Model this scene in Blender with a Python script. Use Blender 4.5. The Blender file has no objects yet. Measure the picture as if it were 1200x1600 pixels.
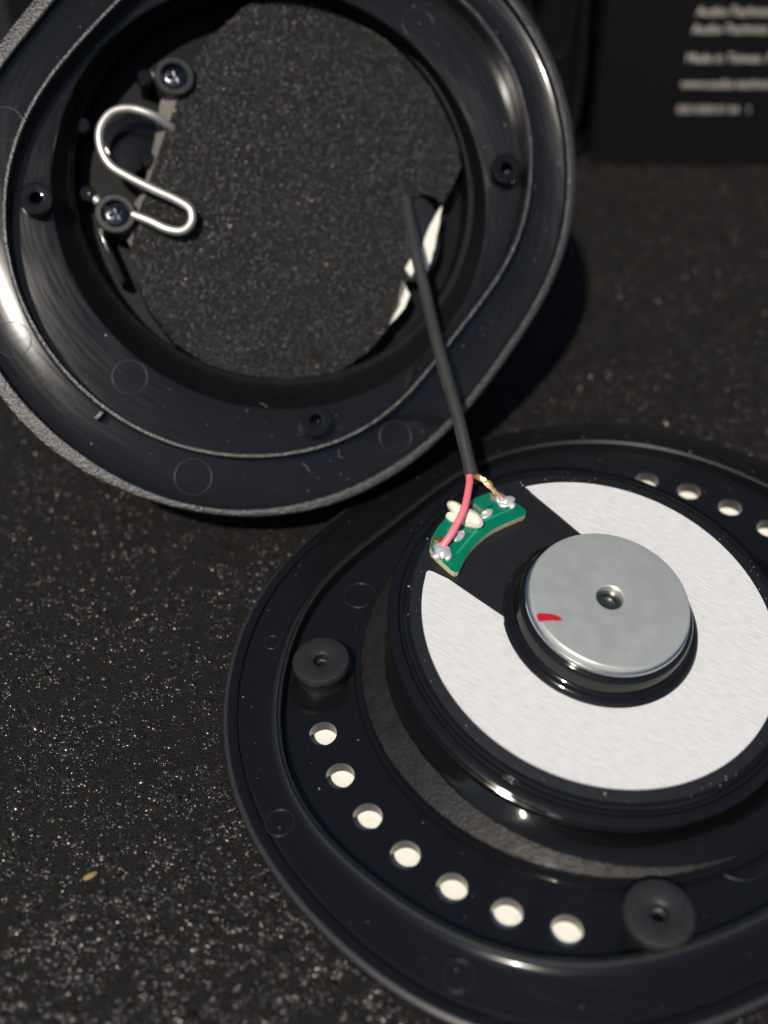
import bpy, bmesh, math, random
import numpy as np
from mathutils import Matrix, Vector

MM = 0.001                      # everything below is written in millimetres
sc = bpy.context.scene
COL = sc.collection
rnd = random.Random(7)
nrg = np.random.default_rng(11)

# ------------------------------------------------------------------ camera
cam = bpy.data.cameras.new('camera')
cam_o = bpy.data.objects.new('camera', cam)
COL.objects.link(cam_o)
cam_o.matrix_world = Matrix(((0.999608, 0.02014, 0.019452, 2.68 * MM),
                             (0.0, 0.694718, -0.719282, -99.04 * MM),
                             (-0.028, 0.719, 0.694446, 95.62 * MM),
                             (0, 0, 0, 1)))
cam.sensor_fit = 'VERTICAL'
cam.sensor_height = 36.0
cam.lens = 36.0
cam.clip_start = 0.002
cam.clip_end = 20.0
cam.dof.use_dof = True
cam.dof.focus_distance = 0.114
cam.dof.aperture_fstop = 13.0
sc.camera = cam_o

# ------------------------------------------------------------------ sky, sun, exposure
SUN_AZ, SUN_EL = 249.0, 54.0     # direction the light comes from, degrees from +X
w = bpy.data.worlds.new('World')
sc.world = w
w.use_nodes = True
wn = w.node_tree.nodes
wl = w.node_tree.links
bgn = wn['Background']
sky = wn.new('ShaderNodeTexSky')
sky.sky_type = 'NISHITA'
sky.sun_disc = False
sky.sun_elevation = math.radians(SUN_EL)
sky.sun_rotation = math.radians(90 - SUN_AZ)
wl.new(sky.outputs['Color'], bgn.inputs['Color'])
bgn.inputs['Strength'].default_value = 0.065
sun = bpy.data.lights.new('sun', 'SUN')
sun.energy = 4.3
sun.angle = math.radians(0.53)
sun.color = (1.0, 0.93, 0.82)
sun_o = bpy.data.objects.new('sun', sun)
COL.objects.link(sun_o)
a_, e_ = math.radians(SUN_AZ), math.radians(SUN_EL)
sdir = Vector((math.cos(e_) * math.cos(a_), math.cos(e_) * math.sin(a_), math.sin(e_)))
sun_o.rotation_euler = sdir.to_track_quat('Z', 'Y').to_euler()
sun_o.location = sdir * 1.0
sc.view_settings.view_transform = 'Standard'
sc.view_settings.look = 'None'
sc.view_settings.exposure = 0.0
sc.view_settings.gamma = 1.0
sc.view_settings.use_curve_mapping = False
sc.cycles.use_denoising = True
sc.cycles.sample_clamp_indirect = 6.0
sc.cycles.max_bounces = 8

# ------------------------------------------------------------------ materials
def mat(name, base, rough=0.4, metal=0.0, spec=0.5, bump=None, rvar=None, cvar=None, aniso=None, coat=0.0):
    """bump: (scale per mm, strength, distance mm, detail); rvar: (scale per mm, amount); cvar: (scale, amount)"""
    m = bpy.data.materials.new(name)
    m.use_nodes = True
    nt = m.node_tree
    N, L = nt.nodes, nt.links
    p = N['Principled BSDF']
    p.inputs['Base Color'].default_value = (*base, 1)
    p.inputs['Roughness'].default_value = rough
    p.inputs['Metallic'].default_value = metal
    p.inputs['Specular IOR Level'].default_value = spec
    p.inputs['Coat Weight'].default_value = coat
    tc = N.new('ShaderNodeTexCoord')
    mp = N.new('ShaderNodeMapping')
    mp.inputs['Scale'].default_value = (1000, 1000, 1000)
    L.new(tc.outputs['Object'], mp.inputs['Vector'])
    def noise(scale, detail=3.0):
        t = N.new('ShaderNodeTexNoise')
        t.inputs['Scale'].default_value = scale
        t.inputs['Detail'].default_value = detail
        L.new(mp.outputs['Vector'], t.inputs['Vector'])
        return t
    if bump:
        t = noise(bump[0], bump[3] if len(bump) > 3 else 3.0)
        b = N.new('ShaderNodeBump')
        b.inputs['Strength'].default_value = bump[1]
        b.inputs['Distance'].default_value = bump[2] * MM
        L.new(t.outputs['Fac'], b.inputs['Height'])
        L.new(b.outputs['Normal'], p.inputs['Normal'])
    if rvar:
        t = noise(rvar[0], 4.0)
        r = N.new('ShaderNodeMapRange')
        r.inputs['From Min'].default_value = 0.3
        r.inputs['From Max'].default_value = 0.7
        r.inputs['To Min'].default_value = max(0.02, rough - rvar[1])
        r.inputs['To Max'].default_value = rough + rvar[1]
        L.new(t.outputs['Fac'], r.inputs['Value'])
        L.new(r.outputs['Result'], p.inputs['Roughness'])
    if cvar:
        t = noise(cvar[0], 4.0)
        x = N.new('ShaderNodeMixRGB')
        x.inputs['Color1'].default_value = (*[c * (1 - cvar[1]) for c in base], 1)
        x.inputs['Color2'].default_value = (*[min(1, c * (1 + cvar[1])) for c in base], 1)
        L.new(t.outputs['Fac'], x.inputs['Fac'])
        L.new(x.outputs['Color'], p.inputs['Base Color'])
    return m

def turned(name, base, rough, aniso):
    """moulded black plastic with fine marks that run round the part (anisotropic gloss about the local z axis)"""
    m = mat(name, base, rough)
    nt = m.node_tree
    N, L = nt.nodes, nt.links
    p = N['Principled BSDF']
    tc = N.new('ShaderNodeTexCoord')
    sx = N.new('ShaderNodeSeparateXYZ')
    L.new(tc.outputs['Object'], sx.inputs[0])
    def mth(op, a, b=None):
        q = N.new('ShaderNodeMath')
        q.operation = op
        for i, v in enumerate((a, b)):
            if v is None:
                continue
            if isinstance(v, (int, float)):
                q.inputs[i].default_value = v
            else:
                L.new(v, q.inputs[i])
        return q.outputs[0]
    rad = mth('SQRT', mth('ADD', mth('MULTIPLY', sx.outputs[0], sx.outputs[0]), mth('MULTIPLY', sx.outputs[1], sx.outputs[1])))
    ang = mth('ARCTAN2', sx.outputs[1], sx.outputs[0])
    cb = N.new('ShaderNodeCombineXYZ')
    L.new(mth('MULTIPLY', rad, 2200.0), cb.inputs[0])
    L.new(mth('MULTIPLY', ang, 5.0), cb.inputs[1])
    L.new(mth('MULTIPLY', sx.outputs[2], 1500.0), cb.inputs[2])
    t = N.new('ShaderNodeTexNoise')
    t.inputs['Scale'].default_value = 1.0
    t.inputs['Detail'].default_value = 5
    L.new(cb.outputs[0], t.inputs['Vector'])
    mr = N.new('ShaderNodeMapRange')
    mr.inputs['From Min'].default_value = 0.3
    mr.inputs['From Max'].default_value = 0.7
    mr.inputs['To Min'].default_value = rough - 0.06
    mr.inputs['To Max'].default_value = rough + 0.07
    L.new(t.outputs['Fac'], mr.inputs['Value'])
    L.new(mr.outputs['Result'], p.inputs['Roughness'])
    bp = N.new('ShaderNodeBump')
    bp.inputs['Strength'].default_value = 0.12
    bp.inputs['Distance'].default_value = 0.03 * MM
    L.new(t.outputs['Fac'], bp.inputs['Height'])
    L.new(bp.outputs['Normal'], p.inputs['Normal'])
    p.inputs['Anisotropic'].default_value = aniso
    p.inputs['Anisotropic Rotation'].default_value = 0.25
    t = nt.nodes.new('ShaderNodeTangent')
    t.direction_type = 'RADIAL'
    t.axis = 'Z'
    nt.links.new(t.outputs['Tangent'], p.inputs['Tangent'])
    return m

BLK = (0.0055, 0.0056, 0.006)
M = {}
M['plastic'] = turned('black_gloss_plastic', BLK, 0.225, 0.6)
for k_, v_ in (('Coat Weight', 0.4), ('Coat Roughness', 0.09), ('Specular IOR Level', 0.35)):
    M['plastic'].node_tree.nodes['Principled BSDF'].inputs[k_].default_value = v_
M['mark'] = mat('black_moulded_mark', (0.012, 0.012, 0.0125), 0.38)
M['gloss'] = mat('black_polished_plastic', BLK, 0.10, rvar=(0.8, 0.04))
M['satin'] = mat('black_satin_plastic', (0.010, 0.0103, 0.011), 0.36, bump=(6, 0.15, 0.05), rvar=(1.2, 0.06))
M['bowl'] = mat('black_dull_bowl_wall', (0.0035, 0.0035, 0.0038), 0.5, spec=0.16, rvar=(0.7, 0.08))
M['edge'] = mat('worn_edge_highlight', (0.020, 0.0205, 0.022), 0.42, cvar=(2.0, 0.6))  # worn, rounded edges with their highlight put into a lighter grey
M['post'] = mat('grainy_black_post', (0.017, 0.017, 0.018), 0.42, bump=(4.0, 0.5, 0.1, 3), cvar=(2.5, 0.4))
M['rim'] = mat('sand_textured_rim', (0.017, 0.0166, 0.016), 0.36, spec=1.0, bump=(3.2, 0.9, 0.22, 3), cvar=(3.0, 0.6))
M['mount'] = mat('smoky_foam_gasket', (0.0115, 0.0108, 0.0095), 0.5, spec=0.35, bump=(2.6, 0.6, 0.15, 6), cvar=(0.6, 0.6), rvar=(0.8, .12))
M['driver'] = mat('black_driver_back', (0.012, 0.0125, 0.0145), 0.33, rvar=(0.7, 0.05))
M['paper'] = mat('white_filter_paper', (0.80, 0.77, 0.70), 0.8, spec=0.2, cvar=(1.2, 0.12), bump=(2.5, 0.5, 0.08))
M['felt'] = mat('black_felt', (0.0065, 0.0063, 0.006), 0.7, spec=0.2, bump=(4.5, 1.0, 0.2, 4))
M['fibre'] = mat('felt_fibre', (0.0075, 0.0072, 0.0068), 0.22, spec=0.55)
M['silver'] = mat('zinc_plated_steel', (0.52, 0.54, 0.52), 0.40, metal=0.55, bump=(2.5, 0.08, 0.04, 5), rvar=(0.45, 0.09), cvar=(0.25, 0.07))
M['steel_edge'] = mat('bright_steel_edge', (0.72, 0.74, 0.75), 0.22, metal=1.0)
M['dark_steel'] = mat('dark_hole_steel', (0.25, 0.24, 0.22), 0.3, metal=1.0)
M['wire'] = mat('tinned_spring_wire', (0.62, 0.595, 0.55), 0.44, metal=0.8, bump=(2.0, 0.15, 0.06), cvar=(0.8, 0.12))
M['screw'] = mat('black_oxide_screw', (0.10, 0.10, 0.115), 0.2, metal=1.0, bump=(3, 0.2, 0.05))
M['pcb'] = mat('green_solder_mask', (0.0, 0.15, 0.085), 0.25, cvar=(0.9, 0.25), coat=0.3)
M['trace'] = mat('masked_copper_trace', (0.01, 0.26, 0.14), 0.3, coat=0.3)
M['fr4'] = mat('board_edge', (0.50, 0.43, 0.26), 0.7, cvar=(5, 0.4))
M['solder'] = mat('solder', (0.85, 0.84, 0.82), 0.25, metal=0.6, bump=(1.6, 0.6, 0.3))
M['flux'] = mat('brown_flux', (0.10, 0.055, 0.02), 0.3, cvar=(2, 0.5))
M['glue'] = mat('ivory_glue', (0.80, 0.76, 0.62), 0.4, bump=(1.6, 0.8, 0.4), cvar=(1.2, 0.2))
M['pad'] = mat('grey_pad', (0.32, 0.30, 0.28), 0.35, metal=0.6, cvar=(2.5, 0.4))
M['red'] = mat('red_ink', (0.42, 0.012, 0.03), 0.4, cvar=(3, 0.3))
M['rubber'] = mat('black_cable_rubber', (0.034, 0.034, 0.033), 0.42, bump=(3, 0.12, 0.06), rvar=(1, .06))
M['pink'] = mat('red_wire_insulation', (0.86, 0.19, 0.23), 0.38)
M['copper'] = mat('enamelled_copper', (0.75, 0.50, 0.24), 0.3, metal=0.8, bump=(4, 0.5, 0.1))
M['tape'] = mat('white_adhesive_tape', (0.74, 0.72, 0.64), 0.6)
M['card'] = mat('black_box_card', (0.0045, 0.0045, 0.005), 0.6, spec=0.2)
M['print'] = mat('printed_pale_ink', (0.62, 0.57, 0.52), 0.6)
M['lit_felt_edge'] = mat('pale_sunlit_felt_edge', (0.17, 0.155, 0.14), 0.85, spec=0.2, bump=(4, 1.0, 0.2, 4), cvar=(2.5, 0.4))  # pale backing of the cut edge, sunlit look put into the colour
M['dust'] = mat('dust', (0.30, 0.29, 0.27), 0.8)
M['crumb'] = mat('tan_crumb', (0.26, 0.18, 0.07), 0.7)

# foil-like white label with a fine directional grain
def label_mat():
    m = mat('white_brushed_label', (0.80, 0.80, 0.80), 0.5, spec=0.4)
    nt = m.node_tree
    N, L = nt.nodes, nt.links
    p = N['Principled BSDF']
    tc = N.new('ShaderNodeTexCoord')
    mp = N.new('ShaderNodeMapping')
    mp.inputs['Scale'].default_value = (900, 4800, 1000)
    mr_ = N.new('ShaderNodeMapping')
    mr_.inputs['Rotation'].default_value = (0, 0, math.radians(30))
    L.new(tc.outputs['Object'], mr_.inputs['Vector'])
    t = N.new('ShaderNodeTexNoise')
    t.inputs['Scale'].default_value = 0.75
    t.inputs['Detail'].default_value = 5
    L.new(mr_.outputs['Vector'], mp.inputs['Vector'])
    L.new(mp.outputs['Vector'], t.inputs['Vector'])
    x = N.new('ShaderNodeMixRGB')
    x.inputs['Color1'].default_value = (0.53, 0.535, 0.55, 1)
    x.inputs['Color2'].default_value = (0.65, 0.65, 0.645, 1)
    r = N.new('ShaderNodeMapRange')
    r.inputs['From Min'].default_value = 0.30
    r.inputs['From Max'].default_value = 0.66
    L.new(t.outputs['Fac'], r.inputs['Value'])
    L.new(r.outputs['Result'], x.inputs['Fac'])
    L.new(x.outputs['Color'], p.inputs['Base Color'])
    b = N.new('ShaderNodeBump')
    b.inputs['Strength'].default_value = 0.35
    b.inputs['Distance'].default_value = 0.03 * MM
    L.new(t.outputs['Fac'], b.inputs['Height'])
    L.new(b.outputs['Normal'], p.inputs['Normal'])
    return m
M['label'] = label_mat()

# the mat: black pebbled foam sheet
def mat_mat(name, base, rough):
    m = mat(name, base, rough, spec=0.25)
    nt = m.node_tree
    N, L = nt.nodes, nt.links
    p = N['Principled BSDF']
    tc = N.new('ShaderNodeTexCoord')
    mp = N.new('ShaderNodeMapping')
    mp.inputs['Scale'].default_value = (1000, 1000, 1000)
    L.new(tc.outputs['Object'], mp.inputs['Vector'])
    v = N.new('ShaderNodeTexVoronoi')
    v.inputs['Scale'].default_value = 5.0
    L.new(mp.outputs['Vector'], v.inputs['Vector'])
    n = N.new('ShaderNodeTexNoise')
    n.inputs['Scale'].default_value = 7.0
    n.inputs['Detail'].default_value = 4
    L.new(mp.outputs['Vector'], n.inputs['Vector'])
    a = N.new('ShaderNodeMath')
    a.operation = 'ADD'
    L.new(v.outputs['Distance'], a.inputs[0])
    L.new(n.outputs['Fac'], a.inputs[1])
    b = N.new('ShaderNodeBump')
    b.inputs['Strength'].default_value = 1.0
    b.inputs['Distance'].default_value = 0.16 * MM
    L.new(a.outputs[0], b.inputs['Height'])
    L.new(b.outputs['Normal'], p.inputs['Normal'])
    return m
M['mat'] = mat_mat('black_foam_mat', (0.0072, 0.0066, 0.006), 0.6)
M['mat_bump'] = mat('foam_bump', (0.0082, 0.0072, 0.0062), 0.42, spec=0.45)
M['grain'] = mat('foam_grain', (0.0155, 0.0132, 0.0108), 0.25, spec=0.6)

# ------------------------------------------------------------------ mesh helpers
def link(name, me, material=None, parent=None):
    o = bpy.data.objects.new(name, me)
    COL.objects.link(o)
    if material is not None and len(me.materials) == 0:
        me.materials.append(material)
    if parent is not None:
        o.parent = parent
    return o

def finish(me, angle=35):
    for p in me.polygons:
        p.use_smooth = True
    me.set_sharp_from_angle(angle=math.radians(angle))
    return me

def from_py(name, verts, faces, angle=35, smooth=True):
    me = bpy.data.meshes.new(name)
    me.from_pydata([(x * MM, y * MM, z * MM) for x, y, z in verts], [], faces)
    bm = bmesh.new()
    bm.from_mesh(me)
    bmesh.ops.remove_doubles(bm, verts=bm.verts, dist=1e-7)
    bmesh.ops.recalc_face_normals(bm, faces=bm.faces)
    bm.to_mesh(me)
    bm.free()
    if smooth:
        finish(me, angle)
    return me

def fourier(c, t, orders=(1, 2, 3, 4, 5, 6, 7, 8)):
    r = c[0]
    for i, k in enumerate(orders):
        r += c[1 + 2 * i] * math.cos(k * t) + c[2 + 2 * i] * math.sin(k * t)
    return r

def revolve(name, prof, segs=200, closed=True, angle=35, centre=None):
    """prof: list of (rfun or number, offset, z); a ring for each, skinned; closed = loop back to the first ring.
    A radius of 0 becomes a pole."""
    V, Fc, rings = [], [], []
    for r, off, z in prof:
        if not callable(r) and r + off <= 1e-9:
            rings.append([len(V)])
            V.append((0, 0, z))
            continue
        row = []
        for i in range(segs):
            t = 2 * math.pi * i / segs
            rr = (r(t) if callable(r) else r) + off
            row.append(len(V))
            V.append((rr * math.cos(t), rr * math.sin(t), z))
        rings.append(row)
    n = len(rings)
    for k in range(n if closed else n - 1):
        A, B = rings[k], rings[(k + 1) % n]
        if len(A) == 1 and len(B) == 1:
            continue
        for i in range(segs):
            j = (i + 1) % segs
            if len(A) == 1:
                Fc.append((A[0], B[j], B[i]))
            elif len(B) == 1:
                Fc.append((A[i], A[j], B[0]))
            else:
                Fc.append((A[i], A[j], B[j], B[i]))
    return from_py(name, V, Fc, angle)

def prism(name, poly, z0, z1, bevel=0.0, angle=30):
    """extruded outline (mm) with an optional small chamfer on the top edge"""
    n = len(poly)
    area = sum(poly[i][0] * poly[(i + 1) % n][1] - poly[(i + 1) % n][0] * poly[i][1] for i in range(n))
    if area < 0:
        poly = poly[::-1]
    me = bpy.data.meshes.new(name)
    bm = bmesh.new()
    bot = [bm.verts.new((x * MM, y * MM, z0 * MM)) for x, y in poly]
    f = bm.faces.new(bot)
    ext = bmesh.ops.extrude_face_region(bm, geom=[f])
    top = [v for v in ext['geom'] if isinstance(v, bmesh.types.BMVert)]
    bmesh.ops.translate(bm, verts=top, vec=(0, 0, (z1 - z0) * MM))
    bmesh.ops.recalc_face_normals(bm, faces=bm.faces)
    if bevel > 0:
        es = [e for e in bm.edges if all(v.co.z > (z1 - 1e-6 / MM * 0.001) * MM - 1e-8 for v in e.verts)]
        bmesh.ops.bevel(bm, geom=es, offset=bevel * MM, segments=2, affect='EDGES', profile=0.6)
    bm.to_mesh(me)
    bm.free()
    return finish(me, angle)

def tube(name, pts, rad, segs=14, sub=8, cap=True, wob=0.0):
    """swept round bar along a smooth curve through pts (mm)"""
    P = [Vector(p) for p in pts]
    Q = []
    for i in range(len(P) - 1):
        p0 = P[max(i - 1, 0)]; p1 = P[i]; p2 = P[i + 1]; p3 = P[min(i + 2, len(P) - 1)]
        for k in range(sub):
            t = k / sub
            Q.append(0.5 * ((2 * p1) + (p2 - p0) * t + (2 * p0 - 5 * p1 + 4 * p2 - p3) * t * t + (3 * p1 - p0 - 3 * p2 + p3) * t ** 3))
    Q.append(P[-1])
    V, Fc = [], []
    T0 = (Q[1] - Q[0]).normalized()
    nrm = T0.orthogonal().normalized()
    for i, q in enumerate(Q):
        T = (Q[min(i + 1, len(Q) - 1)] - Q[max(i - 1, 0)]).normalized()
        nrm = (nrm - T * nrm.dot(T)).normalized()
        b = T.cross(nrm)
        r = rad(i / (len(Q) - 1)) if callable(rad) else rad
        for s in range(segs):
            a = 2 * math.pi * s / segs
            rr = r * (1 + wob * rnd.uniform(-1, 1))
            v = q + (nrm * math.cos(a) + b * math.sin(a)) * rr
            V.append(tuple(v))
    for i in range(len(Q) - 1):
        for s in range(segs):
            t = (s + 1) % segs
            Fc.append((i * segs + s, i * segs + t, (i + 1) * segs + t, (i + 1) * segs + s))
    if cap:
        Fc.append(tuple(range(segs))[::-1])
        Fc.append(tuple((len(Q) - 1) * segs + s for s in range(segs)))
    return from_py(name, V, Fc, 50)

def blob(name, centre, size, seed=0, rough=0.18, sub=3, rotz=0.0):
    me = bpy.data.meshes.new(name)
    bm = bmesh.new()
    bmesh.ops.create_icosphere(bm, subdivisions=sub, radius=1.0)
    r = random.Random(seed)
    dirs = [(Vector((r.uniform(-1, 1), r.uniform(-1, 1), r.uniform(-1, 1))).normalized(), r.uniform(-1, 1), r.uniform(1.5, 4)) for _ in range(10)]
    c, s = math.cos(rotz), math.sin(rotz)
    for v in bm.verts:
        d = v.co.normalized()
        k = 1 + rough * sum(a * max(0, d.dot(u)) ** e for u, a, e in dirs)
        x, y, z = d.x * k * size[0], d.y * k * size[1], d.z * k * size[2]
        v.co = Vector(((x * c - y * s + centre[0]) * MM, (x * s + y * c + centre[1]) * MM, (z + centre[2]) * MM))
    bm.to_mesh(me)
    bm.free()
    return finish(me, 60)

def boolean(me, cutter, name):
    a = bpy.data.objects.new('tmp_a', me)
    b = bpy.data.objects.new('tmp_b', cutter)
    COL.objects.link(a); COL.objects.link(b)
    md = a.modifiers.new('cut', 'BOOLEAN')
    md.operation = 'DIFFERENCE'
    md.solver = 'EXACT'
    md.object = b
    dg = bpy.context.evaluated_depsgraph_get()
    dg.update()
    out = bpy.data.meshes.new_from_object(a.evaluated_get(dg))
    out.name = name
    bpy.data.objects.remove(a)
    bpy.data.objects.remove(b)
    bpy.data.meshes.remove(cutter)
    return finish(out, 35)

def cylinders(spots, rad, z0, z1, segs=32):
    bm = bmesh.new()
    for x, y in spots:
        res = bmesh.ops.create_cone(bm, cap_ends=True, segments=segs, radius1=rad * MM, radius2=rad * MM, depth=(z1 - z0) * MM)
        bmesh.ops.translate(bm, verts=res['verts'], vec=(x * MM, y * MM, (z0 + z1) / 2 * MM))
    me = bpy.data.meshes.new('cutter')
    bm.to_mesh(me)
    bm.free()
    return me

def thing(name, label, cat, mw, group=None):
    o = bpy.data.objects.new(name, None)
    o.empty_display_size = 0.01
    COL.objects.link(o)
    o.matrix_world = mw
    o['label'] = label
    o['category'] = cat
    if group:
        o['group'] = group
    return o

def frame(loc, R):
    m = Matrix(((*R[0], loc[0] * MM), (*R[1], loc[1] * MM), (*R[2], loc[2] * MM), (0, 0, 0, 1)))
    q = m.to_quaternion()
    return Matrix.Translation(m.translation) @ q.to_matrix().to_4x4()

# poses of the three planes: baffle floor, rim of the open cup, back of the driver
F_B = frame((23.921, -27.067, 2.2), ((0.999607, -3.4e-05, -0.028022), (6.8e-05, 0.999999, 0.00122), (0.028022, -0.001221, 0.999607)))
F_U = frame((-12.532, 24.258, 34.758), ((0.977871, 0.019038, 0.208341), (0.127997, 0.733278, -0.667773), (-0.165485, 0.679662, 0.714614)))
F_D = frame((23.725, -27.059, 9.197), ((0.992968, 0.003483, 0.118332), (0.011281, 0.992234, -0.12387), (-0.117845, 0.124334, 0.985218)))

# ------------------------------------------------------------------ the mat
def slab(name, x0, x1, y0, y1, z0, z1):
    V = [(x, y, z) for z in (z0, z1) for x, y in ((x0, y0), (x1, y0), (x1, y1), (x0, y1))]
    Fc = [(0, 3, 2, 1), (4, 5, 6, 7), (0, 1, 5, 4), (1, 2, 6, 5), (2, 3, 7, 6), (3, 0, 4, 7)]
    return from_py(name, V, Fc, smooth=False)
mat_o = link('mat', slab('mat', -420, 420, -330, 520, -6.9, -0.9), M['mat'])
mat_o['kind'] = 'structure'

def grains(name, P, S, squash, rng, jitter=0.45):
    """one mesh of many irregular little pebbles: P (n,3) centres, S (n,) sizes, in mm"""
    n = len(P)
    base = np.array([(1, 0, -0.4), (0, 1, -0.4), (-1, 0, -0.4), (0, -1, -0.4), (0, 0, 0.8)], float)
    tri = np.array([(0, 1, 4), (1, 2, 4), (2, 3, 4), (3, 0, 4)])
    V = base[None] + rng.uniform(-jitter, jitter, (n, 5, 3))
    a = rng.uniform(0, 2 * np.pi, n)
    c, s = np.cos(a), np.sin(a)
    x = V[..., 0] * c[:, None] - V[..., 1] * s[:, None]
    y = V[..., 0] * s[:, None] + V[..., 1] * c[:, None]
    st = rng.uniform(0.7, 1.5, n)[:, None]
    V = np.stack([x * st, y / st, V[..., 2] * squash], -1) * S[:, None, None] + P[:, None, :]
    V = (V.reshape(-1, 3) * MM).astype(np.float32)
    T = (tri[None] + (np.arange(n) * 5)[:, None, None]).reshape(-1).astype(np.int32)
    me = bpy.data.meshes.new(name)
    me.vertices.add(len(V))
    me.vertices.foreach_set('co', V.ravel())
    me.loops.add(len(T))
    me.loops.foreach_set('vertex_index', T)
    nf = len(T) // 3
    me.polygons.add(nf)
    me.polygons.foreach_set('loop_start', np.arange(0, nf * 3, 3, dtype=np.int32))
    me.polygons.foreach_set('loop_total', np.full(nf, 3, dtype=np.int32))
    me.update(calc_edges=True)
    me.validate()
    return me

def lattice(x, y, cell, seed):
    """smooth value noise on a square lattice, 0..1"""
    r = np.random.default_rng(seed).uniform(0, 1, (256, 256))
    u, v = x / cell + 1000, y / cell + 1000
    i, j = np.floor(u).astype(int), np.floor(v).astype(int)
    a, b = u - i, v - j
    a, b = a * a * (3 - 2 * a), b * b * (3 - 2 * b)
    g = lambda p, q: r[p % 256, q % 256]
    return (g(i, j) * (1 - a) + g(i + 1, j) * a) * (1 - b) + (g(i, j + 1) * (1 - a) + g(i + 1, j + 1) * a) * b
def mat_grains(n, size, spread, squash, zlo, zhi, clump, seed):
    r = np.random.default_rng(seed)
    y = r.uniform(-80, 112, n)
    hw = 42 + (y + 80) * 0.42
    x = r.uniform(-1, 1, n) * 125
    k = np.abs(x) < hw
    k &= r.uniform(0, 1, n) < np.clip(1.05 - (y + 80) / 300, 0.35, 1)     # pebbles too small to see far off
    d = 0.72 * lattice(x, y, 0.85, 5) + 0.2 * lattice(x, y, 5.0, 6) + 0.08 * lattice(x, y, 19, 7)
    k &= r.uniform(0, 1, n) < np.clip(1 - clump + clump * (d - 0.5) * 3.2 + clump * 0.35, 0.04, 1)
    x, y, d = x[k], y[k], d[k]
    S = np.exp(r.normal(math.log(size), spread, len(x))) * (0.7 + 0.6 * d)
    z = -0.9 + r.uniform(zlo, zhi, len(x)) + (d - 0.5) * 0.25
    return grains('mat_grain', np.stack([x, y, z], 1), S, squash, r)
b_ = link('mat_bump', mat_grains(200000, 0.32, 0.35, 0.6, -0.12, 0.0, 0.3, 31), M['mat_bump'], mat_o)
b_['kind'] = 'stuff'
g = link('mat_grain', mat_grains(640000, 0.145, 0.5, 0.85, -0.04, 0.06, 0.5, 32), M['grain'], mat_o)
g['kind'] = 'stuff'

# ------------------------------------------------------------------ lower half: baffle with the driver
FL = (40.972, -0.244, -0.055, 0.372, 1.975, 0.371, -0.118, 0.433, -0.255, -0.183, 0.078, -0.037, 0.107, 0.009, 0.062, -0.11, -0.029)
WA = (35.078, -0.021, 0.602, 0.069, 2.447, 0.015, -0.44, 0.495, 0.029, -0.118, 0.097, -0.073, -0.017, 0.109, 0.026, -0.121, -0.045)
rf = lambda t: fourier(FL, t)
rw = lambda t: fourier(WA, t)

baffle = thing('headphone_baffle', 'black oval headphone baffle lying flat on the mat with a raised speaker driver', 'headphone part', F_B)

prof = [(20, 0, 0.0), (rw, -1.15, 0.0), (rw, -0.92, 0.1), (rw, -0.78, 0.4), (rw, -0.68, 1.6), (rw, -0.56, 1.76),
        (rw, -0.14, 1.76), (rw, 0.0, 1.62), (rw, 0.15, 1.4), (rw, 0.4, 1.22), (rw, 0.8, 1.15),
        (rf, -1.95, 1.15), (rf, -1.85, 1.05), (rf, -1.82, 0.62), (rf, -1.62, 0.62), (rf, -1.58, 0.98), (rf, -1.48, 1.04), (rf, -0.55, 1.0),
        (rf, -0.2, 0.9), (rf, 0.0, 0.6), (rf, 0.0, -0.6), (rf, -0.3, -1.2), (rf, -1.5, -1.6), (rw, -1.6, -1.6), (rw, -1.7, -1.5), (20, 0, -1.5)]
plate = revolve('baffle_plate', prof, 240)
hang = [196.0 + 10.2 * i for i in range(7)] + [69.0 - 10.2 * i for i in range(7)]
hpos = [(31.74 * math.cos(math.radians(a)), 31.74 * math.sin(math.radians(a))) for a in hang]
plate = boolean(plate, cylinders(hpos, 1.5, -3, 2), 'baffle_plate')
link('baffle_plate', plate, M['plastic'], baffle)
fp = link('filter_paper', revolve('filter_paper', [(28.6, 0, -1.55), (rw, -2.0, -1.55), (rw, -2.0, -1.7), (28.6, 0, -1.7)], 120), M['paper'], baffle)
fp['label'] = 'white paper ring seen through the round vent holes'

for nm, pr in (('ridge_highlight', [(rw, -0.70, 1.62), (rw, -0.565, 1.775), (rw, -0.48, 1.778)]), ('ridge_highlight', [(rw, -0.2, 1.778), (rw, -0.13, 1.775), (rw, 0.015, 1.63)]),
               ('lip_highlight', [(rf, -0.56, 1.012), (rf, -0.2, 0.912), (rf, -0.08, 0.78)])):
    link(nm, revolve(nm, pr, 240, closed=False), M['edge'], baffle)  # thin strips laid along the edges as painted highlights
# screw posts
post = revolve('screw_post', [(0.85, 0, 2.9), (1.15, 0, 3.05), (2.85, 0, 3.05), (3.1, 0, 2.98), (3.25, 0, 2.75), (3.25, 0, 2.3), (2.95, 0, 1.9), (2.85, 0, 0.0),
                              (0.55, 0, 0.0), (0.55, 0, 1.9), (0.78, 0, 2.0)], 48)
for a in (181.8, 271.9, 1.8):
    o = link('screw_post', post, M['post'], baffle)
    o.location = (30.8 * MM * math.cos(math.radians(a)), 30.8 * MM * math.sin(math.radians(a)), 0)

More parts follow.
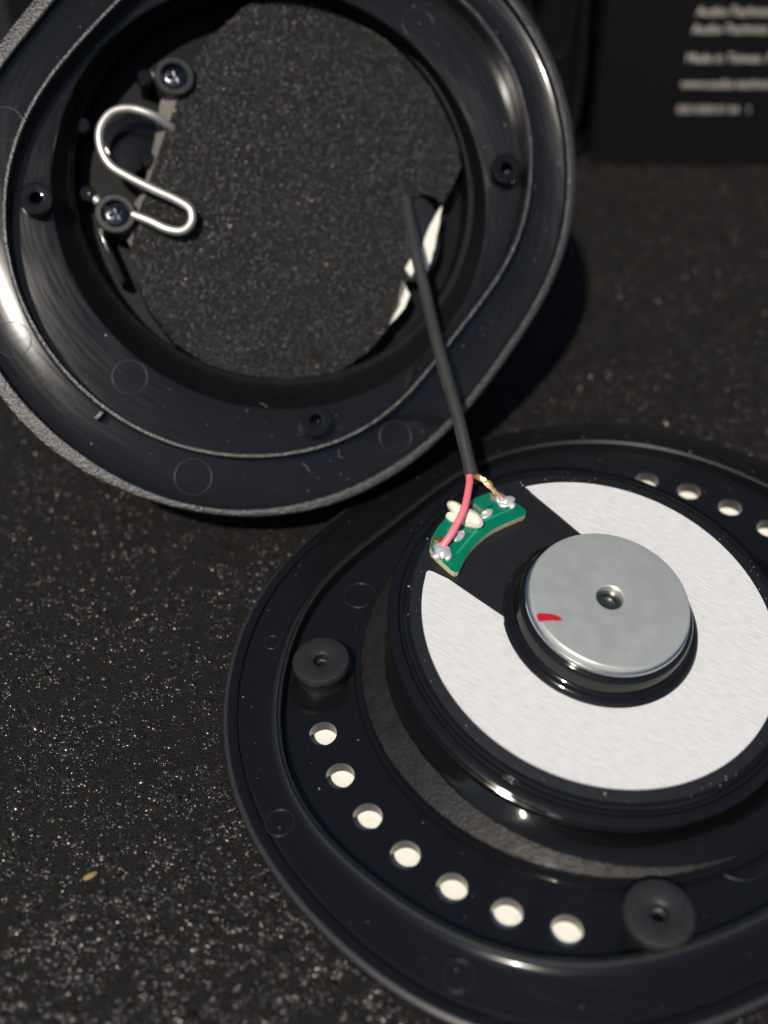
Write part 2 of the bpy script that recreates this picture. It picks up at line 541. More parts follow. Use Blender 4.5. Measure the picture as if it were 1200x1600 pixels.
def ejector(parent, x, y, z, r, name='ejector_mark', m='mark'):
    me = revolve(name, [(r - 0.13, 0, -0.02), (r - 0.10, 0, 0.03), (r - 0.02, 0, 0.03), (r + 0.01, 0, -0.02)], 48, closed=False, angle=60)
    o = link(name, me, M[m], parent)
    o.location = (x * MM, y * MM, z * MM)
    return o
for x, y, z, r in ((-36.87, 3.24, 1.15, 1.0), (-34.27, -19.87, 1.15, 1.5), (-17.13, -35.31, 1.15, 1.45), (-26.87, 11.03, 0.0, 2.0), (10.25, -23.64, 0.0, 3.0)):
    ejector(baffle, x, y, z, r)

# driver mount: a sleeve from the floor up to the tilted driver
DB = F_B.inverted() @ F_D        # driver frame seen from the baffle frame
def dpt(x, y, z):
    v = DB @ Vector((x * MM, y * MM, z * MM))
    return (v.x / MM, v.y / MM, v.z / MM)
def sleeve():
    segs = 160
    rows = []
    def brow(r, z):
        return [(r * math.cos(2 * math.pi * i / segs), r * math.sin(2 * math.pi * i / segs), z) for i in range(segs)]
    def drow(r, z):
        return [dpt(r * math.cos(2 * math.pi * i / segs), r * math.sin(2 * math.pi * i / segs), z) for i in range(segs)]
    rows += [brow(27.3, -0.5), brow(27.3, 0.35), brow(27.15, 0.6), brow(26.8, 0.68), brow(26.5, 0.55), brow(26.3, 0.55), brow(25.4, 0.95), brow(24.6, 1.25)]
    mid = brow(23.9, 1.45)
    top = drow(22.3, -3.4)
    for k in range(0, 6):
        u = k / 6
        e = u ** 0.8
        rows.append([tuple(mid[i][j] * (1 - e) + top[i][j] * e if j < 2 else mid[i][j] * (1 - u) + top[i][j] * u for j in range(3)) for i in range(segs)])
    rows += [top, drow(21.5, -3.45)]
    V = [v for r in rows for v in r]
    Fc = []
    for k in range(len(rows) - 1):
        for i in range(segs):
            j = (i + 1) % segs
            Fc.append((k * segs + i, k * segs + j, (k + 1) * segs + j, (k + 1) * segs + i))
    return from_py('driver_mount', V, Fc, 40)
dm = link('driver_mount', sleeve(), M['gloss'], baffle)
def gasket():
    n, V, Fc = 90, [], []
    r = random.Random(5)
    for i in range(n + 1):
        t = math.radians(146 + (292 - 146) * i / n)
        j = r.uniform(-0.06, 0.06)
        taper = min(1.0, (n - i) / 45 + 0.0, i / 6 + 0.3)
        for rad, z in ((26.45 + j, 0.5), (26.4 + j, 0.82), ((26.4 + 23.9 + (1 - taper) * 2.4) / 2, 1.38 - (1 - taper) * 0.5), (23.7 - j + (1 - taper) * 2.65, 1.95 - (1 - taper) * 1.1), (23.7 - j + (1 - taper) * 2.6, 0.7)):
            V.append((rad * math.cos(t), rad * math.sin(t), z))
    for i in range(n):
        for k in range(4):
            Fc.append((i * 5 + k, (i + 1) * 5 + k, (i + 1) * 5 + k + 1, i * 5 + k + 1))
    Fc += [(0, 1, 2, 3, 4), tuple(n * 5 + k for k in range(5))]
    return from_py('foam_gasket', V, Fc, 50)
gk = link('foam_gasket', gasket(), M['mount'], baffle)
gk['label'] = 'dull charcoal gasket strip along the foot of the driver'

def child_in_driver(name, me, m, parent_obj, label=None):
    """part given in driver coordinates"""
    o = link(name, me, m, parent_obj)
    return o
drv = link('driver', revolve('driver', [(0, 0, -0.05), (20.9, 0, -0.05), (21.25, 0, -0.1), (21.44, 0, -0.3), (21.5, 0, -0.75), (21.75, 0, -0.85), (22.0, 0, -0.7),
                                         (22.6, 0, -0.85), (22.95, 0, -1.05), (23.05, 0, -1.35), (22.95, 0, -1.6), (22.6, 0, -1.72), (22.5, 0, -1.9), (22.85, 0, -2.1), (22.9, 0, -2.4), (22.75, 0, -3.3), (22.6, 0, -3.5), (21, 0, -3.6)], 200, closed=False), M['gloss'], baffle)
drv.matrix_local = DB
drv['label'] = 'tilted speaker driver with white label and steel magnet plate'
plate2 = link('back_plate', revolve('back_plate', [(0, 0, -0.02), (20.7, 0, -0.02), (20.8, 0, -0.06)], 160, closed=False), M['driver'], drv)

# C-shaped white label
def label_poly():
    R, ri = 19.5, 10.75
    # edges of the bare strip: two straight cuts toward the circuit board
    a1 = math.atan2(5.0, -18.85); a2 = math.atan2(18.3, -6.7)
    P = []
    s = a1 + 0.035
    e = a2 - 0.035 + 2 * math.pi
    # outer arc, anticlockwise from the lower-left corner, round to the top corner
    n = 150
    s0, e0 = math.atan2(4.6, -18.95), math.atan2(18.35, -6.6)
    if e0 < s0:
        e0 += 2 * math.pi
    span = (e0 - s0) % (2 * math.pi)
    if span < math.pi:
        span += 2 * math.pi
    for i in range(n + 1):
        t = s0 + span * i / n
        P.append((R * math.cos(t), R * math.sin(t)))
    # rounded top corner, then the upper straight cut, inner arc back, lower straight cut
    P += [(-6.45, 18.22), (-6.15, 17.88), (-5.95, 17.53), (-3.18, 14.51), (-0.62, 11.65), (0.2, 10.75)]
    t0, t1 = math.atan2(10.75, 0.2), math.atan2(-0.55, -10.73)
    span = (t0 - t1) % (2 * math.pi)
    for i in range(1, 100):
        t = t0 - span * i / 100
        P.append((ri * math.cos(t), ri * math.sin(t)))
    P += [(-10.3, -0.55), (-13.06, 1.60), (-16.47, 4.30), (-18.1, 5.15), (-18.55, 5.3), (-18.85, 5.1)]
    return P
def label_mesh():
    # triangulate the outline with bmesh (it is a concave ring with a gap)
    P = label_poly()
    me = bpy.data.meshes.new('paper_label')
    bm = bmesh.new()
    vs = [bm.verts.new((x * MM, y * MM, 0.10 * MM)) for x, y in P]
    es = [bm.edges.new((vs[i], vs[(i + 1) % len(vs)])) for i in range(len(vs))]
    bmesh.ops.triangle_fill(bm, edges=es, use_beauty=True)
    for f in bm.faces:
        if f.normal.z < 0:
            f.normal_flip()
    ext = bmesh.ops.extrude_edge_only(bm, edges=[e for e in bm.edges if e.is_boundary])
    bmesh.ops.translate(bm, verts=[v for v in ext['geom'] if isinstance(v, bmesh.types.BMVert)], vec=(0, 0, -0.11 * MM))
    bmesh.ops.recalc_face_normals(bm, faces=bm.faces)
    bm.to_mesh(me)
    bm.free()
    return me
link('paper_label', label_mesh(), M['label'], drv)

link('magnet_cup', revolve('magnet_cup', [(10.3, 0, 0.0), (10.66, 0, 0.05), (10.68, 0, 0.35), (10.5, 0, 0.62), (10.15, 0, 0.78), (9.85, 0, 0.82), (9.7, 0, 0.95), (9.62, 0, 1.3), (9.45, 0, 2.5),
                                          (9.3, 0, 2.8), (9.0, 0, 3.0), (8.6, 0, 3.05), (0, 0, 3.05)], 128, closed=False), M['gloss'], drv)
link('pole_ring', revolve('pole_ring', [(8.6, 0, 3.0), (8.86, 0, 3.06), (8.9, 0, 3.2), (8.84, 0, 3.36), (8.6, 0, 3.42), (8.3, 0, 3.42)], 128, closed=False), M['steel_edge'], drv)
disc_prof = [(1.45, 0, 3.3), (1.45, 0, 4.2), (1.62, 0, 4.35), (1.75, 0, 4.36), (8.3, 0, 4.36), (8.44, 0, 4.34), (8.56, 0, 4.24), (8.6, 0, 4.1), (8.6, 0, 3.6), (8.5, 0, 3.45), (8.3, 0, 3.4)]
link('magnet_plate', revolve('magnet_plate', disc_prof, 128, closed=False, angle=25), M['silver'], drv)
link('centre_hole_floor', revolve('centre_hole_floor', [(0, 0, 3.12), (0.95, 0, 3.12), (1.05, 0, 3.45), (1.46, 0, 3.5)], 40, closed=False), M['dark_steel'], drv)
link('red_mark', prism('red_mark', [(-8.16, -2.74), (-7.9, -2.5), (-7.3, -2.46), (-6.53, -2.5), (-5.94, -2.66), (-5.5, -2.98), (-5.52, -3.2), (-5.9, -3.3), (-6.75, -3.32), (-7.6, -3.44), (-8.02, -3.5)], 4.355, 4.385), M['red'], drv)

# circuit board with its joints
pcb_out = [(-7.05, 14.08), (-7.1, 13.5), (-7.45, 13.15), (-9.63, 11.91), (-11.0, 11.0), (-11.97, 10.17), (-13.05, 9.0), (-13.93, 7.78), (-14.6, 6.6), (-15.1, 5.4), (-15.4, 4.78), (-15.85, 4.65), (-16.4, 5.1),
           (-18.07, 6.96), (-18.45, 7.91), (-18.2, 9.4), (-17.5, 10.9), (-16.3, 12.6), (-14.71, 14.19), (-13.0, 15.5), (-11.19, 16.45), (-9.9, 16.6), (-8.6, 15.6)]
pm = prism('circuit_board', pcb_out, 0.05, 0.9, bevel=0.07)
pm.materials.append(M['pcb'])
pm.materials.append(M['fr4'])
for p in pm.polygons:
    if abs(p.normal.z) < 0.3:
        p.material_index = 1
pcb = link('circuit_board', pm, None, baffle)
pcb.matrix_local = DB
pcb['label'] = 'small green crescent circuit board with soldered wires'
link('solder_joint', blob('solder_joint', (-17.15, 7.2, 1.15), (1.15, 0.85, 0.55), 3, 0.5, rotz=-0.8), M['solder'], pcb)
link('solder_joint', blob('solder_joint', (-9.35, 14.75, 1.05), (1.15, 0.7, 0.4), 5, 0.5, rotz=0.4), M['solder'], pcb)
link('solder_joint', blob('solder_joint', (-15.05, 9.75, 1.05), (0.55, 0.8, 0.45), 8, 0.5, rotz=-0.6), M['solder'], pcb)
link('solder_joint', blob('solder_joint', (-11.75, 13.2, 1.0), (0.85, 0.45, 0.35), 9, 0.5, rotz=0.6), M['solder'], pcb)
for k_, (x, y, sx, sy, sd) in enumerate(((-17.7, 6.75, 0.55, 0.4, 41), (-16.5, 6.6, 0.5, 0.35, 42), (-8.7, 14.5, 0.5, 0.35, 43), (-10.2, 15.3, 0.6, 0.35, 44))):
    link('solder_spatter', blob('solder_spatter', (x, y, 1.0), (sx, sy, 0.3), sd, 0.55, 2, rotz=k_ * 0.7), M['solder'], pcb)
link('solder_pad', prism('solder_pad', [(-11.2, 16.3), (-9.9, 16.5), (-8.75, 15.6), (-9.9, 14.4), (-11.1, 15.3)], 0.88, 0.97), M['pad'], pcb)
link('solder_pad', prism('solder_pad', [(-13.9, 14.6), (-13.1, 15.1), (-11.2, 13.5), (-11.9, 12.8)], 0.88, 0.96), M['pad'], pcb)
link('solder_pad', prism('solder_pad', [(-18.2, 8.0), (-17.9, 9.1), (-16.4, 8.4), (-16.2, 6.9), (-17.5, 6.6)], 0.88, 0.95), M['pad'], pcb)
for poly in ([(-8.9, 13.9), (-9.05, 14.1), (-12.4, 12.1), (-12.2, 11.9)], [(-13.1, 10.9), (-12.9, 10.7), (-15.3, 7.2), (-15.6, 7.3)], [(-16.6, 10.4), (-16.3, 10.2), (-14.9, 12.0), (-15.1, 12.3)]):
    link('copper_trace', prism('copper_trace', poly, 0.89, 0.93), M['trace'], pcb)
link('chip_block', prism('chip_block', [(-13.25, 14.75), (-12.2, 15.55), (-11.0, 14.35), (-12.05, 13.55)], 0.88, 1.35, bevel=0.08), M['pcb'], pcb)
link('flux_stain', blob('flux_stain', (-17.5, 9.0, 0.98), (0.75, 0.5, 0.22), 12, 0.3), M['flux'], pcb)
link('glue_blob', blob('glue_blob', (-13.6, 12.0, 1.5), (1.75, 0.95, 0.85), 21, 0.35, rotz=-0.55), M['glue'], pcb)
link('glue_blob', blob('glue_blob', (-15.2, 13.1, 1.5), (1.15, 0.62, 0.7), 22, 0.35, rotz=-0.75), M['glue'], pcb)
link('glue_blob', blob('glue_blob', (-15.75, 12.2, 1.2), (1.05, 0.5, 0.55), 25, 0.35, rotz=-0.5), M['glue'], pcb)

# dust and lint on the baffle
def dust_mesh(name, spots, seed):
    r = np.random.default_rng(seed)
    P = np.array(spots, float)
    S = np.exp(r.normal(math.log(0.05), 0.45, len(P)))
    return grains(name, P, S, 0.7, r)
sp = []
for _ in range(110):
    t = rnd.uniform(0, 2 * math.pi)
    if rnd.random() < 0.5:
        r_ = rf(t) - rnd.uniform(2.2, 4.5)
        sp.append((r_ * math.cos(t), r_ * math.sin(t), 1.17))
    else:
        r_ = rnd.uniform(27.6, rw(t) - 2.0)
        if all(math.hypot(r_ * math.cos(t) - hx, r_ * math.sin(t) - hy) > 1.7 for hx, hy in hpos):
            sp.append((r_ * math.cos(t), r_ * math.sin(t), 0.02))
for _ in range(60):
    t = rnd.uniform(0, 2 * math.pi)
    sp.append(dpt(rnd.uniform(19.8, 21.2) * math.cos(t), rnd.uniform(19.8, 21.2) * math.sin(t), 0.0))
d = link('dust', dust_mesh('dust', sp, 4), M['dust'], baffle)
d['kind'] = 'stuff'

# ------------------------------------------------------------------ upper half: open cup leaning back
UO = (40.753, -0.103, -0.007, -1.085, 2.891, 0.097, 0.081, 0.275, 0.145, 0.078, 0.092, 0.072, -0.142, -0.102, 0.023, 0.057, -0.083)
UI = (39.42, 0.056, -0.143, -1.102, 2.896, 0.074, -0.013, 0.432, 0.224, -0.074, -0.054, 0.12, -0.034, -0.029, 0.025, 0.001, -0.125)
UR = (33.344, 0.116, 0.037, -0.804, 2.987, 0.057, 0.173, 0.387, 0.342, -0.039, 0.045, 0.052, -0.18, 0.021, -0.067, -0.022, -0.027)
ro = lambda t: fourier(UO, t)
ri_ = lambda t: fourier(UI, t)
rr_ = lambda t: fourier(UR, t)
CX, CY = 0.4, 2.7
def off_circle(R, k):
    """circle of radius R whose centre is shifted by k*(CX, CY), as a polar radius about the origin"""
    def f(t):
        cx, cy = CX * k, CY * k
        b = cx * math.cos(t) + cy * math.sin(t)
        return b + math.sqrt(max(0, R * R - (cx * cx + cy * cy) + b * b))
    return f
cup = thing('headphone_cup', 'open black oval headphone cup leaning back with a felt pad inside', 'headphone part', F_U)
shell_prof = [(0, 0, -23.6), (14, 0, -23.4), (22, 0, -22.2), (26.5, 0, -21.4), (30.0, 0, -19.7), (33.9, 0, -16.2), (38.6, 0, -11.2), (ro, -3.0, -7.2), (ro, -1.9, -4.2), (ro, -0.8, -2.2), (ro, -0.15, -0.9), (ro, 0.0, -0.4), (ro, -0.1, -0.12)]
link('cup_shell', revolve('cup_shell', shell_prof, 220, closed=False), M['satin'], cup)
rim_prof = [(ro, -0.1, -0.12), (ro, -0.28, 0.0), (ri_, 0.14, 0.0), (ri_, 0.0, -0.1), (ri_, -0.04, -0.35)]
link('cup_rim', revolve('cup_rim', rim_prof, 220, closed=False), M['rim'], cup)
in_prof = [(ri_, -0.04, -0.35), (ri_, -0.12, -1.15), (ri_, -0.35, -1.3), (rr_, 0.5, -1.3), (rr_, 0.32, -1.2), (rr_, 0.26, -0.95), (rr_, 0.24, 0.62)]
link('outer_shelf', revolve('outer_shelf', in_prof, 220, closed=False), M['plastic'], cup)
link('locating_rib', revolve('locating_rib', [(rr_, 0.24, 0.62), (rr_, 0.16, 0.75), (rr_, -0.16, 0.75), (rr_, -0.24, 0.62), (rr_, -0.28, 0.3)], 220, closed=False), M['rim'], cup)
in2_all = [(rr_, -0.28, 0.3), (rr_, -0.32, -1.85), (rr_, -0.44, -2.0), (28.5, 0, -2.0), (28.3, 0, -2.05), (28.18, 0, -2.25), (off_circle(27.75, .25), 0, -3.2), (off_circle(27.1, .7), 0, -4.7), (off_circle(26.9, .9), 0, -5.05),
       (off_circle(26.75, 1), 0, -5.1), (off_circle(26.65, 1), 0, -5.35), (off_circle(26.65, 1), 0, -5.55), (off_circle(26.45, 1), 0, -5.6), (off_circle(26.3, 1), 0, -5.8), (off_circle(26.2, 1), 0, -9.5), (0, 0, -9.5)]
link('inner_shelf', revolve('inner_shelf', in2_all[:6], 220, closed=False), M['plastic'], cup)
link('inner_bowl', revolve('inner_bowl', in2_all[5:], 220, closed=False), M['bowl'], cup)

# felt pad on the floor of the bowl
felt_out = [(-11.08, 18.6), (-12.46, 14.56), (-13.9, 10.1), (-15.09, 6.13), (-16.27, 2.18), (-17.44, -2.59), (-18.6, -6.91), (-18.0, -11.0), (-16.4, -14.8), (-12.95, -19.3), (-8.3, -22.4), (-4.85, -23.4),
            (-0.64, -23.7), (4.46, -23.4), (8.77, -22.3), (12.69, -19.53), (15.34, -16.35), (17.2, -12.6), (18.0, -10.03), (17.75, -7.84), (17.57, -4.29), (17.76, -0.71), (18.48, 1.84), (20.28, 2.78), (22.1, 2.45), (23.28, 1.63),
            (24.66, 4.5), (25.9, 7.0)]
for k in range(1, 15):
    a = math.radians(10.5 + (96 - 10.5) * k / 14)
    felt_out.append((CX + 26.0 * math.cos(a), CY + 26.0 * math.sin(a)))
felt_out += [(-8.6, 22.3)]
def rough_outline(P, step, amp, seed):
    r = random.Random(seed)
    Q = []
    for i in range(len(P)):
        a, b = Vector(P[i]), Vector(P[(i + 1) % len(P)])
        n = max(1, int((b - a).length / step))
        for k in range(n):
            q = a + (b - a) * k / n
            Q.append((q.x + r.uniform(-amp, amp), q.y + r.uniform(-amp, amp)))
    return Q
felt_poly = rough_outline(felt_out, 0.45, 0.07, 3)
fe = link('felt_pad', prism('felt_pad', felt_poly, -9.4, -6.0), M['felt'], cup)
fe['label'] = 'black felt damping pad with a straight cut edge'
def inside(P, x, y):
    c = False
    j = len(P) - 1
    for i in range(len(P)):
        if (P[i][1] > y) != (P[j][1] > y) and x < (P[j][0] - P[i][0]) * (y - P[i][1]) / (P[j][1] - P[i][1]) + P[i][0]:
            c = not c
        j = i
    return c
sp = []
while len(sp) < 34000:
    x, y = rnd.uniform(-20, 27), rnd.uniform(-25, 29)
    if inside(felt_out, x, y):
        sp.append((x, y, -6.0 + rnd.uniform(-0.05, 0.05)))
P = np.array(sp)
ff = link('felt_fibre', grains('felt_fibre', P, np.exp(nrg.normal(math.log(0.09), 0.4, len(P))), 0.9, nrg), M['fibre'], fe)
ff['kind'] = 'stuff'
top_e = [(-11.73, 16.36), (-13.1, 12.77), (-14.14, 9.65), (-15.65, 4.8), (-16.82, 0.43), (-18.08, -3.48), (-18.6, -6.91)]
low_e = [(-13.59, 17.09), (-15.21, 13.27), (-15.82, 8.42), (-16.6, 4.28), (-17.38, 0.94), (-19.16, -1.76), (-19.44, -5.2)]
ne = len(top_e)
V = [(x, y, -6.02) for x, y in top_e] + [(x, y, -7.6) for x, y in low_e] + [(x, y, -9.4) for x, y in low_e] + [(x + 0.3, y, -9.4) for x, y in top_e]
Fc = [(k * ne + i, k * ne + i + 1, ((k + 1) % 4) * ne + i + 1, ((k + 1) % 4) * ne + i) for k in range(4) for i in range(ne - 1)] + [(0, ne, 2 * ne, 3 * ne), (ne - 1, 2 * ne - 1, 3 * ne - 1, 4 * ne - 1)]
fed = link('lit_cut_edge', from_py('lit_cut_edge', V, Fc, 40), M['lit_felt_edge'], fe)  # sunlit strip of the felt edge, light put into its colour and taper
fed['label'] = 'pale ragged cut edge of the felt pad, its sunlit look put into the colour'
# fuzz on the cut edge of the felt
sp = []
for i in range(900):
    u = rnd.random()
    k = int(u * 6)
    a, b = felt_out[k], felt_out[k + 1]
    t = rnd.random()
    sp.append((a[0] + (b[0] - a[0]) * t, a[1] + (b[1] - a[1]) * t, rnd.uniform(-9.3, -6.0)))
P = np.array(sp)
fz = link('felt_edge_fuzz', grains('felt_edge_fuzz', P, np.full(len(P), 0.12), 1.0, nrg), M['fibre'], fe)
fz['kind'] = 'stuff'

# cable entry at the right of the bowl
for poly in ([(23.03, 1.29), (22.65, -1.25), (21.92, -4.89), (21.01, -8.07), (20.29, -7.22), (20.11, -5.0), (21.02, -2.26), (22.29, 0.07)],
             [(18.85, -6.14), (19.2, -7.73), (18.66, -8.82), (17.86, -7.8)],
             [(17.41, -9.42), (18.48, -11.32), (17.76, -13.3), (15.62, -15.7), (16.87, -12.46)]):
    o = link('white_tape', prism('white_tape', rough_outline(poly, 0.5, 0.04, 5), -6.35, -6.0), M['tape'], cup)
gr = [(19.35 + 3.6 * math.cos(t) * (1.0), -3.4 + 6.0 * math.sin(t)) for t in [2 * math.pi * i / 40 for i in range(40)]]
link('cable_grommet', prism('cable_grommet', [(x + 0.25 * (y + 3.4) * 0.3, y) for x, y in gr], -9.4, -6.45, bevel=0.25), M['satin'], cup)

# hinge hardware on the left
boss = revolve('screw_boss', [(0.8, 0, 0.0), (1.0, 0, 0.04), (1.8, 0, 0.04), (2.0, 0, -0.1), (2.05, 0, -2.05), (0.7, 0, -2.05), (0.7, 0, -1.2)], 40, closed=False)
for x, y in ((-29.7, -3.4), (4.9, -29.9), (30.5, 4.9), (-4.9, 30.1)):
    o = link('screw_boss', boss, M['gloss'], cup)
    o.location = (x * MM, y * MM, -0.1 * MM)
hb = revolve('hinge_boss', [(0, 0, -0.75), (1.6, 0, -0.75), (1.68, 0, -0.12), (1.85, 0, 0.0), (2.45, 0, 0.0), (2.65, 0, -0.18), (2.72, 0, -4.6), (0, 0, -4.6)], 48, closed=False)
head = revolve('screw', [(0, 0, 0.0), (1.1, 0, -0.08), (1.45, 0, -0.28), (1.52, 0, -0.5), (1.5, 0, -0.78), (0, 0, -0.78)], 36, closed=False)
cross = from_py('cutter', [(x * sx, y * sy, z) for (sx, sy) in ((1, 1),) for z in (-0.55, 0.5) for x, y in
                          [(-.95, -.2), (-.2, -.2), (-.2, -.95), (.2, -.95), (.2, -.2), (.95, -.2), (.95, .2), (.2, .2), (.2, .95), (-.2, .95), (-.2, .2), (-.95, .2)]],
                [tuple(range(11, -1, -1)), tuple(range(12, 24))] + [(i, (i + 1) % 12, 12 + (i + 1) % 12, 12 + i) for i in range(12)], smooth=False)
head = boolean(head, cross, 'screw')
for x, y in ((-20.61, -2.98), (-13.37, 15.9)):
    o = link('hinge_boss', hb, M['satin'], cup)
    o.location = (x * MM, y * MM, -5.0 * MM)
    s_ = link('screw', head, M['screw'], cup)
    s_.location = (x * MM, y * MM, -5.0 * MM)
    s_.rotation_euler = (0, 0, 0.5)
pin = revolve('locating_pin', [(0, 0, 0.0), (0.85, 0, 0.0), (1.05, 0, -0.2), (1.15, 0, -4.4), (0, 0, -4.4)], 28, closed=False)
for x, y, z in ((-25.0, 8.6, -5.6), (-17.1, 15.5, -5.2), (-24.1, -0.5, -5.3), (-16.7, 5.0, -6.4)):
    o = link('locating_pin', pin, M['gloss'], cup)
    o.location = (x * MM, y * MM, z * MM)
link('hinge_plate', prism('hinge_plate', [(-23.4, 8.6), (-18.9, 11.9), (-15.3, 10.3), (-16.4, 5.4), (-18.8, 3.0), (-22.1, 6.1)], -9.4, -7.6, bevel=0.2), M['gloss'], cup)
link('hinge_rail', prism('hinge_rail', [(-23.6, -3.2), (-22.9, -3.2), (-19.2, -11.5), (-19.8, -11.8)], -9.4, -6.4, bevel=0.15), M['gloss'], cup)
wire_pts = [(-13.5, 9.05, -6.4), (-13.8, 9.2, -5.6), (-15.89, 9.91, -4.2), (-18.73, 10.51, -4), (-21.12, 9.8, -4), (-22.52, 7.66, -4), (-22.48, 5.15, -4), (-21.26, 2.9, -4), (-19.01, 1.56, -4), (-15.78, 0.11, -4),
            (-12.93, -1.04, -4), (-11.12, -2.19, -4), (-10.94, -3.87, -4.1), (-12.07, -5.04, -4.2), (-13.94, -4.9, -4.4), (-16.13, -3.87, -4.8), (-18.4, -2.9, -5.4)]
sw = link('spring_wire', tube('spring_wire', wire_pts, 0.56, 14, 8), M['wire'], cup)
sw['label'] = 'shiny bent S-shaped spring wire'
for q in ([(-14.5, 15.9, -6.2), (-16.2, 15.95, -6.0), (-17.6, 15.9, -5.9)], [(-21.6, -2.2, -6.2), (-22.9, -1.2, -6.0), (-24.0, -0.4, -5.9)]):
    link('wire_end', tube('wire_end', q, 0.62, 12, 6), M['wire'], cup)
for x, y, r in ((-32.24, -20.76, 2.2), (-10.38, -37.28, 2.35), (15.51, -31.56, 2.15), (-33.66, 6.1, 2.2)):
    ejector(cup, x, y, -1.3, r)
for x, y, r in ((-18.34, -24.77, 2.2), (18.81, 24.61, 2.2)):
    ejector(cup, x, y, -2.0, r)
link('rib_notch', prism('rib_notch', [(-21.6, -29.5), (-21.2, -29.8), (-21.9, -30.7), (-22.3, -30.4)], -1.3, 0.75, bevel=0.08), M['rim'], cup)
sp = []
for _ in range(150):
    t = rnd.uniform(0, 2 * math.pi)
    if rnd.random() < 0.55:
        r_ = ri_(t) - rnd.uniform(0.8, 4.6)
        sp.append((r_ * math.cos(t), r_ * math.sin(t), -1.28))
    else:
        r_ = rnd.uniform(28.7, rr_(t) - 0.9)
        sp.append((r_ * math.cos(t), r_ * math.sin(t), -1.98))
d = link('dust', dust_mesh('dust', sp, 9), M['dust'], cup)
d['kind'] = 'stuff'
# curled lint on the shelf
for cx, cy, z, r, a0, a1 in ((8.6, -33.9, -1.25, 0.6, 2.4, 4.9), (-2.2, -28.9, -1.95, 1.3, 0.6, 1.5), (2.7, -36.8, -1.25, 1.6, 0.3, 1.2)):
    pts = [(cx + r * math.cos(a0 + (a1 - a0) * k / 5), cy + r * math.sin(a0 + (a1 - a0) * k / 5), z + 0.05) for k in range(6)]
    link('lint_fibre', tube('lint_fibre', pts, 0.02, 5, 4), M['dust'], cup)

# ------------------------------------------------------------------ cable from cup to board
I4 = Matrix.Identity(4)
cable = thing('driver_cable', 'thin black cable running from the cup to the green circuit board', 'cable', I4)
cp = [(4.6, 33.8, 26.2), (3.95, 33.2, 28.3), (3.9, 31.2, 28.9), (4.1, 29.0, 28.3), (4.95, 21.57, 26.45), (6.15, 15.02, 23.8), (7.2, 8.12, 21.75), (8.45, 2.17, 19.6), (9.56, -3.17, 17.75), (10.72, -9.65, 14.85)]
link('cable_sheath', tube('cable_sheath', cp, lambda u: 0.78 + 0.02 * math.sin(u * 19) + (0.06 if u > 0.97 else 0), 20, 10), M['rubber'], cable)
rp = [(10.45, -9.0, 15.0), (10.4, -10.6, 15.15), (10.2, -12.2, 15.3), (9.46, -15.68, 15.35), (8.05, -18.43, 14.5), (6.94, -19.6, 13.5)]
rw_o = link('red_wire', tube('red_wire', rp, 0.43, 14, 8), M['pink'], cable)
rw_o['label'] = 'pinkish red insulated wire soldered to the board'
for k in range(4):
    q = []
    for i, (x, y, z) in enumerate([(10.8, -9.3, 14.75), (11.75, -10.2, 15.0), (12.59, -10.76, 14.6), (13.25, -11.28, 14.0), (14.07, -11.8, 13.3)]):
        a = i * 1.9 + k * math.pi / 2
        e = 0.26 if i in (1, 2) else 0.14
        q.append((x + e * math.cos(a), y + e * math.sin(a) * 0.7, z + e * math.sin(a) * 0.7))
    link('copper_strand', tube('copper_strand', q, 0.16 if k % 2 else 0.2, 7, 6), M['copper'], cable)

# ------------------------------------------------------------------ box standing behind
bx = Matrix.Translation((42.2 * MM, 103.32 * MM, 0)) @ Matrix.Rotation(math.atan2(-0.078, 0.997), 4, 'Z')
box = thing('packaging_box', 'black cardboard box with pale printed lines standing at the back', 'box', bx)
def bevel_box(name, x0, x1, y0, y1, z0, z1, b):
    me = bpy.data.meshes.new(name)
    bm = bmesh.new()
    bmesh.ops.create_cube(bm, size=1.0)
    for v in bm.verts:
        v.co = Vector((((x0 + x1) / 2 + v.co.x * (x1 - x0)) * MM, ((y0 + y1) / 2 + v.co.y * (y1 - y0)) * MM, ((z0 + z1) / 2 + v.co.z * (z1 - z0)) * MM))
    bmesh.ops.bevel(bm, geom=list(bm.edges), offset=b * MM, segments=3, affect='EDGES', profile=0.5)
    bm.to_mesh(me)
    bm.free()
    return finish(me, 40)
link('box_body', bevel_box('box_body', 0, 150, 0, 60, -0.85, 110, 0.5), M['card'], box)
def text_line(body, x, z, size, sx, ink):
    cu = bpy.data.curves.new('text', 'FONT')
    cu.body = body
    cu.size = size * MM
    cu.extrude = 0.008 * MM
    o = bpy.data.objects.new('text', cu)
    COL.objects.link(o)
    dg = bpy.context.evaluated_depsgraph_get()
    me = bpy.data.meshes.new_from_object(o.evaluated_get(dg))
    bpy.data.objects.remove(o)
    t = link('printed_line', me, ink, box)
    me.materials.clear()
    me.materials.append(ink)
    t.rotation_euler = (math.pi / 2, 0, 0)
    t.scale = (sx, 1, 1)
    t.location = (x * MM, -0.02 * MM, z * MM)
    return t
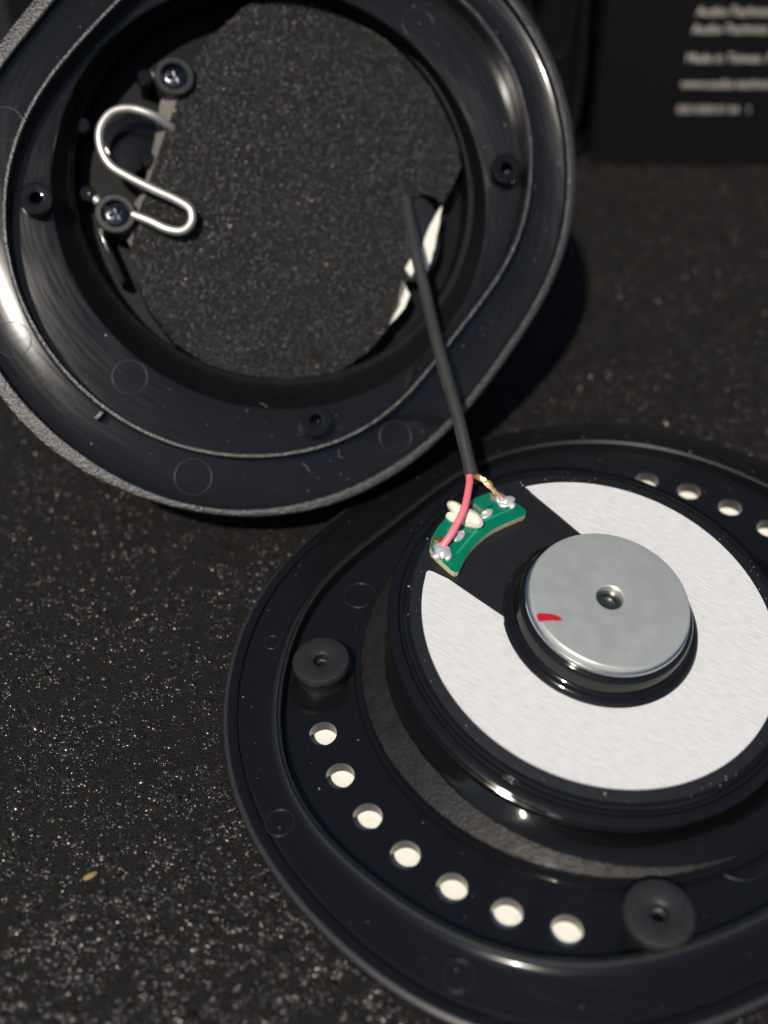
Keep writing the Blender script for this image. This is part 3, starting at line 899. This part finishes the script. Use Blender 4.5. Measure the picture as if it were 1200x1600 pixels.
for body, x, z, s, k in (('Audio-Technica', 16.7, 28.1, 2.35, 0.93), ('Audio-Technica U', 16.4, 25.0, 2.35, 0.93), ('Made in Taiwan. F', 16.3, 19.7, 2.35, 0.93),
                         ('www.audio-technica', 16.1, 14.85, 2.35, 0.93), ('00214200 01 04   1', 16.2, 9.95, 1.9, 0.95)):
    text_line(body, x, z, s, k, M['print'])

case = thing('dark_backdrop', 'plain dark upright case added to darken the space far behind the leaning cup, out of focus', 'case', Matrix.Translation((-75 * MM, 116 * MM, 0)) @ Matrix.Rotation(math.radians(-3), 4, 'Z'))  # guessed dark block, added so the space behind the cup turns black
link('backdrop_body', bevel_box('backdrop_body', 0, 116, 0, 40, -0.85, 95, 3.0), M['card'], case)
link('backdrop_top', bevel_box('backdrop_top', -1, 117, -1, 41, 95.1, 112, 3.0), M['card'], case)

# ------------------------------------------------------------------ spare cable looped behind the cup
lc = thing('looped_cable', 'dark out-of-focus cable loop standing behind the cup beside the box', 'cable', I4)
link('cable_loop', tube('cable_loop', [(30, 92, 1.6), (36, 99, 4), (38.3, 101.0, 14), (38.0, 101.2, 28), (36.5, 101, 42), (31, 100, 50), (25.5, 100, 42), (27.5, 99, 30), (33.8, 99.5, 22), (35.4, 99, 30), (34, 98, 44), (28, 97, 58)], 1.0, 14, 10), M['card'], lc)

# ------------------------------------------------------------------ crumbs
def crumb(label, x, y, z, size, seed, rz):
    o = link('crumb', blob('crumb', (0, 0, 0), size, seed, 0.3, 2, rz), M['crumb'])
    o.location = (x * MM, y * MM, z * MM)
    o['label'] = label
    o['category'] = 'crumb'
    o['group'] = 'crumbs'
    return o
crumb('tan oblong crumb lying on the bare mat in the lower left', -29.28, -50.71, -0.65, (0.85, 0.3, 0.22), 2, 0.5)
def ucrumb(label, x, y, z, size, seed, rz):
    v = F_U @ Vector((x * MM, y * MM, z * MM))
    return crumb(label, v.x / MM, v.y / MM, v.z / MM, size, seed, rz)
ucrumb('orange speck near the middle of the felt pad', 6.98, -8.03, -5.8, (0.2, 0.35, 0.2), 4, 0.2)
ucrumb('tiny pale crumb near the bottom edge of the felt pad', 5.73, -21.8, -5.8, (0.16, 0.25, 0.16), 6, 0.1)
